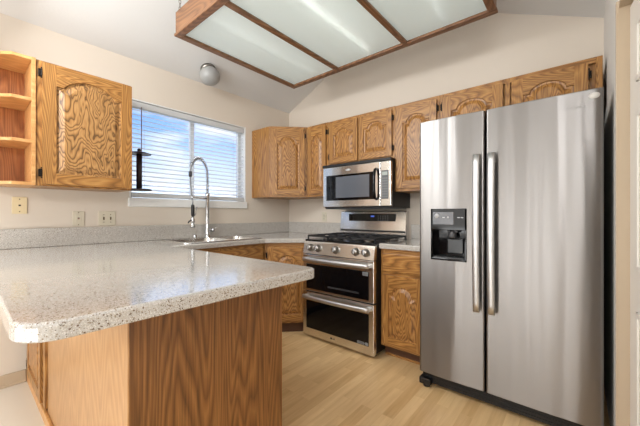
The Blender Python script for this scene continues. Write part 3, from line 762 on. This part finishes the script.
def oven_door(z0, z1, wz0, wz1, hz, bottom=False):
    d = MB().box((.0, .0, z0), (RW, .044, z1), bev=.004).build('oven_door', steel, t)
    MB().box((.045, -.0035, wz0), (RW-.045, .0005, wz1), bev=.002).build('oven_window', black_gloss, d)
    # bowed bar handle
    n_ = 16; pts = [(.03+(RW-.06)*k/n_, -.03-.022*math.sin(PI*k/n_), hz) for k in range(n_+1)]
    h = MB(); tb = bmesh.new(); rings = []
    for p_ in pts:
        rings.append([tb.verts.new((p_[0], p_[1]+.013*math.cos(a), p_[2]+.019*math.sin(a))) for a in [2*PI*j/12 for j in range(12)]])
    for A, B in zip(rings, rings[1:]):
        for j in range(12): tb.faces.new((A[j], A[(j+1) % 12], B[(j+1) % 12], B[j])).smooth = True
    tb.faces.new(rings[0]); tb.faces.new(rings[-1]); h.merge(tb, 0)
    for xx in (.045, RW-.045): h.box((xx-.018, -.036, hz-.013), (xx+.018, .002, hz+.013), bev=.004)
    h.build('handle', steel_handle, d); return d
d = oven_door(.442, .776, .462, .690, .735)
MB().box((.30, -.0045, .50), (.62, -.003, .515)).build('rack_glint', dark_grey, d)
MB().box((RW-.10, -.0047, .655), (RW-.05, -.0032, .685)).text('UltraHeat', .009, .0003, Matrix.Translation((RW-.075, -.0049, .670)) @ Matrix.Rotation(PI/2, 4, 'X'), mi=1).build('badge', [mid_grey, black_matt], d)
d = oven_door(.03, .432, .098, .352, .392)
m = MB(); m.lathe([(.009, 0), (.009, .0008), (0, .001)], (.335, -.0002, .066), (0, -1, 0), n=20)
m.text('LG', .02, .0004, Matrix.Translation((.362, -.0006, .066)) @ Matrix.Rotation(PI/2, 4, 'X')); m.build('logo', flat('logo_grey', lin(70, 62, 58), .4), d)
m = MB()
for r_ in range(3): m.box((RW-.15, -.0047, .104+r_*.008), (RW-.085+.01*(r_ % 2), -.0034, .108+r_*.008))
m.box((RW-.075, -.0047, .104), (RW-.05, -.0034, .126)); m.build('energy_print', mid_grey, d)
# cooktop
m = MB(); m.box((.0, .03, .896), (RW, .64, .912), bev=.004); m.build('cooktop', flat('cooktop_enamel', lin(14, 14, 15), .2), t)
for bx_, by_, br in ((.15, .19, .045), (.15, .49, .04), (.378, .34, .05), (.607, .19, .05), (.607, .49, .036)):
    bu = MB().lathe([(br, 0), (br, .008), (br*.85, .012), (br*.6, .012)], (bx_, by_, .912), n=26).build('burner', nickel, t)
    MB().lathe([(br*.8, .012), (br*.8, .019), (br*.7, .022), (0, .022)], (bx_, by_, .912), n=26).build('burner_cap', black_iron, bu)
for gx0, gx1 in ((.012, .255), (.259, .498), (.502, .745)):
    m = MB(); z0, z1 = .934, .950; yy0, yy1 = .05, .615
    for a_ in (gx0, gx1-.012): m.box((a_, yy0, z0), (a_+.012, yy1, z1), bev=.002)
    for a_ in (yy0, (yy0+yy1)/2-.006, yy1-.012): m.box((gx0, a_, z0), (gx1, a_+.012, z1), bev=.002)
    cxm = (gx0+gx1)/2
    for yc in (.19, .49):
        for dx_, dy_ in ((1, 0), (-1, 0), (0, 1), (0, -1)):
            if dx_: m.box((min(cxm+dx_*.03, cxm+dx_*.115), yc-.005, z0+.004), (max(cxm+dx_*.03, cxm+dx_*.115), yc+.005, z1+.004), bev=.002)
            else: m.box((cxm-.005, min(yc+dy_*.03, yc+dy_*.135), z0+.004), (cxm+.005, max(yc+dy_*.03, yc+dy_*.135), z1+.004), bev=.002)
    for a_ in (gx0+.002, gx1-.012):
        for b_ in (yy0, yy1-.012): m.box((a_, b_, .911), (a_+.01, b_+.01, z0+.002))
    m.build('grate', black_iron, t)
# backguard
bg = yz_prism(MB(), [(.615, .905), (.70, .905), (.70, 1.172), (.655, 1.178), (.638, 1.17), (.622, 1.05), (.615, .99)], -.022, RW-.02).build('backguard', steel, t)
dsp = MB(); dsp.box((.09, .6235, 1.075), (RW-.125, .634, 1.15), bev=.001); dn = dsp.build('display_panel', black_gloss, bg)
dn.rotation_euler = (0, 0, 0)
MB().box((.36, .6225, 1.118), (.40, .6238, 1.132)).build('clock_digits', blue_lcd, dn)
m = MB()
for i in range(7):
    for j in range(3):
        if i < 3 or 5 > i: m.box((.44+i*.026, .6225, 1.085+j*.02), (.452+i*.026, .6238, 1.089+j*.02))
m.build('key_print', mid_grey, dn)
MB().box((-.004, .60, .97), (RW-.02, .622, .985), bev=.003).build('vent_bar', black_matt, bg)
# ------------------------------------------------------------------ microwave
MWW = .757
t = thing('microwave', 'stainless over the range microwave hung under the two door cabinet', 'microwave', (.908, -.40, 1.205))
MB().box((0, .03, .0), (MWW, .397, .432), bev=.003).build('body', black_matt, t)
m = MB(); m.box((-.004, -.004, .408), (MWW+.002, .032, .434), bev=.003)
for i in range(30): m.box((.02+i*.024, -.006, .413), (.036+i*.024, -.003, .428))
m.build('vent_strip', black_matt, t)
d = MB().box((0, 0, .012), (.655, .03, .406), bev=.005).build('door', steel, t)
MB().box((.045, -.003, .075), (.60, .001, .325), bev=.003).build('window', black_gloss, d)
MB().box((.165, -.0042, .10), (.545, -.0025, .305), bev=.002).build('window_mesh', mesh_glass, d)
m = MB(); m.tube([(.618, -.002, .345), (.618, -.028, .335), (.618, -.043, .28), (.618, -.046, .21), (.618, -.043, .14), (.618, -.028, .085), (.618, -.002, .075)], .0125, n=12); m.build('handle', black_gloss, d)
m = MB(); m.lathe([(.0, 0), (.03, .0004), (.03, .001), (0, .0014)], (.31, -.001, .365), (0, -1, 0), n=24)
lg = m.build('emblem', flat('emblem_white', lin(225, 225, 225), .3, .5), d); 
for v in lg.data.vertices: v.co.z = .365+(v.co.z-.365)*.36
c = MB().box((.658, 0, .012), (MWW, .03, .406), bev=.005).build('control_panel', steel, t)
kp = MB().box((.668, -.003, .075), (MWW-.022, .001, .325), bev=.002).build('keypad', flat('keypad_grey', lin(96, 98, 100), .35), c)
MB().box((.676, -.0042, .282), (MWW-.03, -.0025, .312)).build('screen', flat('lcd_grey', lin(168, 176, 172), .3), kp)
m = MB()
for i in range(3):
    for j in range(8): m.box((.676+i*.019, -.0042, .088+j*.023), (.689+i*.019, -.0025, .100+j*.023))
m.build('key_print', mid_grey, kp)
MB().box((.02, .02, -.008), (MWW-.02, .36, .0), bev=.002).build('underside_grille', dark_grey, t)
# ------------------------------------------------------------------ refrigerator
FW = .908
t = thing('refrigerator', 'stainless steel side by side refrigerator with water dispenser', 'refrigerator', (2.085, -.81, 0))
MB().box((.004, .078, .05), (FW-.004, .775, 1.735), bev=.004).build('body', black_matt, t)
def fdoor(x0, x1, z0=.10, z1=1.757, th=.07):
    n_ = 12; w = x1-x0; pr = []
    front = [(x0+w*k/n_, -.006*math.sin(PI*k/n_)) for k in range(n_+1)]
    poly = front+[(x1, th), (x0, th)]
    poly = rounded(poly, [.012]+[0]*(n_-1)+[.012, .004, .004], 5)
    o = MB().prism(poly, z0, z1, top_r=.004, bot_r=.004, seg=2).build('door', [steel_fridge, black_gloss], t)
    for p_ in o.data.polygons: p_.use_smooth = False
    return o
seam = .3965
dl = fdoor(0, seam-.003); drr = fdoor(seam+.003, FW)
dx0, dx1, dz0, dz1 = .08, .297, .853, 1.18
cut(dl, (dx0+.008, -.02, dz0+.01), (dx1-.008, .055, dz1-.13), inner=1)
dp = MB()
for lo, hi in (((dx0, dz0), (dx0+.012, dz1)), ((dx1-.012, dz0), (dx1, dz1)), ((dx0, dz0), (dx1, dz0+.014)), ((dx0, dz1-.135), (dx1, dz1))):
    dp.box((lo[0], -.010, lo[1]), (hi[0], .004, hi[1]), bev=.003)
disp = dp.build('dispenser', black_gloss, dl)
# control fascia, nozzle block, paddle, tray
m = MB(); m.box((dx0+.014, -.0115, dz1-.10), (dx1-.075, -.0095, dz1-.02), bev=.002); m.build('control_fascia', flat('fascia_grey', lin(92, 92, 94), .15, .6), disp)
m = MB(); m.lathe([(.014, 0), (.014, .0012), (0, .0016)], (dx0+.04, -.0115, dz1-.045), (0, -1, 0), n=18); m.lathe([(.006, 0), (.006, .0012), (0, .0016)], (dx0+.11, -.0115, dz1-.055), (0, -1, 0), n=14)
for xx in (.075, .165, .185): m.box((dx0+xx, -.0125, dz1-.058), (dx0+xx+.014, -.011, dz1-.053))
m.build('button_print', flat('print_pale', lin(186, 186, 188), .3), disp)
m = MB(); m.lathe([(.02, 0), (.024, -.02), (.03, -.045), (.027, -.055)], (dx0+.125, .028, dz1-.131), n=18); m.box((dx0+.095, .012, dz1-.15), (dx0+.16, .05, dz1-.131), bev=.003); m.build('nozzle', dark_grey, disp)
m = MB(); m.box((dx0+.092, .035, dz0+.045), (dx0+.185, .045, dz0+.135), bev=.004); m.build('paddle', flat('paddle_grey', lin(62, 64, 66), .3), disp)
m = MB(); m.box((dx0+.014, -.004, dz0+.010), (dx1-.014, .053, dz0+.020), bev=.002)
for i in range(12): m.box((dx0+.02+i*.0155, -.002, dz0+.019), (dx0+.026+i*.0155, .05, dz0+.023))
m.build('drip_tray', dark_grey, disp)
def fhandle(d, x):
    z0, z1 = .575, 1.495; n_ = 18; m = MB(); tb = bmesh.new(); rings = []
    for k in range(n_+1):
        z = z0+(z1-z0)*k/n_; y = -.042-.016*math.sin(PI*k/n_)
        rings.append([tb.verts.new((x+.019*math.cos(a)*(1 if abs(math.cos(a)) > .3 else 1), y+.011*math.sin(a), z)) for a in [2*PI*j/14 for j in range(14)]])
    for A, B in zip(rings, rings[1:]):
        for j in range(14): tb.faces.new((A[j], A[(j+1) % 14], B[(j+1) % 14], B[j])).smooth = True
    tb.faces.new(rings[0]); tb.faces.new(rings[-1]); m.merge(tb, 0)
    for zz in (z0+.03, z1-.03): m.box((x-.012, -.045, zz-.025), (x+.012, .0005, zz+.025), bev=.004)
    m.build('handle', steel_handle, d)
fhandle(dl, seam-.038); fhandle(drr, seam+.040)
m = MB(); m.lathe([(.021, 0), (.021, .0006), (0, .0008)], (FW-.034, -.0024, 1.722), (0, -1, 0), n=28); m.build('round_sticker', flat('sticker_pale', lin(214, 210, 204), .5), drr)
for v in drr.children[-1].data.vertices: v.co.z = 1.722+(v.co.z-1.722)*.75
MB().text('Whirlpool', .026, .0012, Matrix.Translation((FW-.112, -.0048, 1.682)) @ Matrix.Rotation(PI/2, 4, 'X')).build('wordmark', steel_fridge, drr)
m = MB()
for xx in (.03, FW-.09): m.box((xx, .09, 1.74), (xx+.06, .19, 1.762), bev=.006)
m.build('hinge_cover', dark_grey, t)
m = MB(); m.box((.012, .03, .025), (FW-.012, .075, .095), bev=.004)
for i in range(3): m.box((.03, .026, .038+i*.018), (FW-.03, .031, .046+i*.018))
m.build('kick_grille', black_matt, t)
m = MB(); m.box((.0, -.005, .02), (.075, .07, .062), bev=.006); m.lathe([(.022, 0), (.022, .02)], (.04, .03, 0), n=14); m.build('foot', black_matt, t)
m = MB(); m.box((FW-.075, -.005, .02), (FW, .07, .062), bev=.006); m.lathe([(.022, 0), (.022, .02)], (FW-.04, .03, 0), n=14); m.build('foot', black_matt, t)
# ------------------------------------------------------------------ fluorescent light box
X0, X1, Y0, Y1, ZB, BH = .65, 2.505, -1.79, -.56, 2.44, .175
t = thing('fluorescent_light_box', 'oak framed three panel fluorescent light box hung from the vaulted ceiling', 'ceiling light', ((X0+X1)/2, (Y0+Y1)/2, ZB))
hx, hy = (X1-X0)/2, (Y1-Y0)/2
m = MB(); m.box((-hx+.008, -hy+.008, .02), (hx-.008, -hy+.026, BH), mi=0, bev=.002); m.box((-hx+.008, hy-.026, .02), (hx-.008, hy-.008, BH), mi=0, bev=.002)
m.box((-hx+.008, -hy+.026, .02), (-hx+.026, hy-.026, BH), mi=1, bev=.002); m.box((hx-.026, -hy+.026, .02), (hx-.008, hy-.026, BH), mi=1, bev=.002)
m.build('box_side', [oak_fix, oak_fixy], t)
m = MB(); fw = .05
m.box((-hx, -hy, 0), (hx, -hy+fw, .02), mi=0, bev=.004); m.box((-hx, hy-fw, 0), (hx, hy, .02), mi=0, bev=.004)
m.box((-hx, -hy+fw, 0), (-hx+fw, hy-fw, .02), mi=1, bev=.004); m.box((hx-fw, -hy+fw, 0), (hx, hy-fw, .02), mi=1, bev=.004)
xd = [1.24-.65-hx, 1.89-.65-hx]
for x_ in xd: m.box((x_-.02, -hy+fw, 0), (x_+.02, hy-fw, .02), mi=1, bev=.004)
m.build('bottom_frame', [oak_fix, oak_fixy], t)
edges = [-hx+fw, xd[0]-.02, xd[0]+.02, xd[1]-.02, xd[1]+.02, hx-fw]
for i in range(3):
    box((edges[2*i]-.006, -hy+fw-.006, .0205), (edges[2*i+1]+.006, hy-fw+.006, .0235)).build('diffuser', diff_m, t)
    xc = (edges[2*i]+edges[2*i+1])/2
    for dx_ in ((0,) if i == 1 else (0,)):
        MB().tube([(xc+dx_, -hy+.07, .085), (xc+dx_, hy-.07, .085)], .016, n=12).build('tube', tube_m if i == 1 else tube_dim, t)
box((-hx+.026, -hy+.026, BH-.012), (hx-.026, hy-.026, BH-.002)).build('top_panel', white_paint, t)
for cx_, cy_ in ((-hx+.05, -hy+.02), (hx-.05, -hy+.02), (-hx+.05, hy-.02), (hx-.05, hy-.02)):
    wx = cx_+(X0+X1)/2; zc = (EAVE+(RIDGE-EAVE)*(wx/RX if wx < RX else (3.03-wx)/RX))-ZB
    m = MB(); z_ = BH-.004; k = 0
    while z_ < zc-.004:
        L_ = min(.034, zc-z_+.004); pts = []
        for a_ in range(12):
            an = 2*PI*a_/12; u_, w_ = .008*math.cos(an), L_/2*math.sin(an)
            pts.append((cx_+(u_ if k % 2 else 0), cy_+(0 if k % 2 else u_), z_+L_/2+w_))
        m.tube(pts, .0022, n=6, closed=True); z_ += .026; k += 1
    m.build('chain', nickel, t)
# globe light above the window
GX, GY = .17, -1.25; sl_ = (RIDGE-EAVE)/RX; nv = Vector((sl_, 0, -1)).normalized()
t = thing('globe_light', 'small round frosted globe light on the sloped ceiling above the window', 'ceiling light', (GX, GY, EAVE+sl_*GX))
MB().lathe([(.07, .001), (.07, .02), (.062, .03), (.05, .034)], (0, 0, 0), nv, n=28).build('base', nickel, t)
MB().lathe([(.05, .030), (.075, .042), (.092, .07), (.095, .095), (.085, .13), (.06, .155), (.03, .166), (0, .169)], (0, 0, 0), nv, n=32).build('globe', globe_m, t)
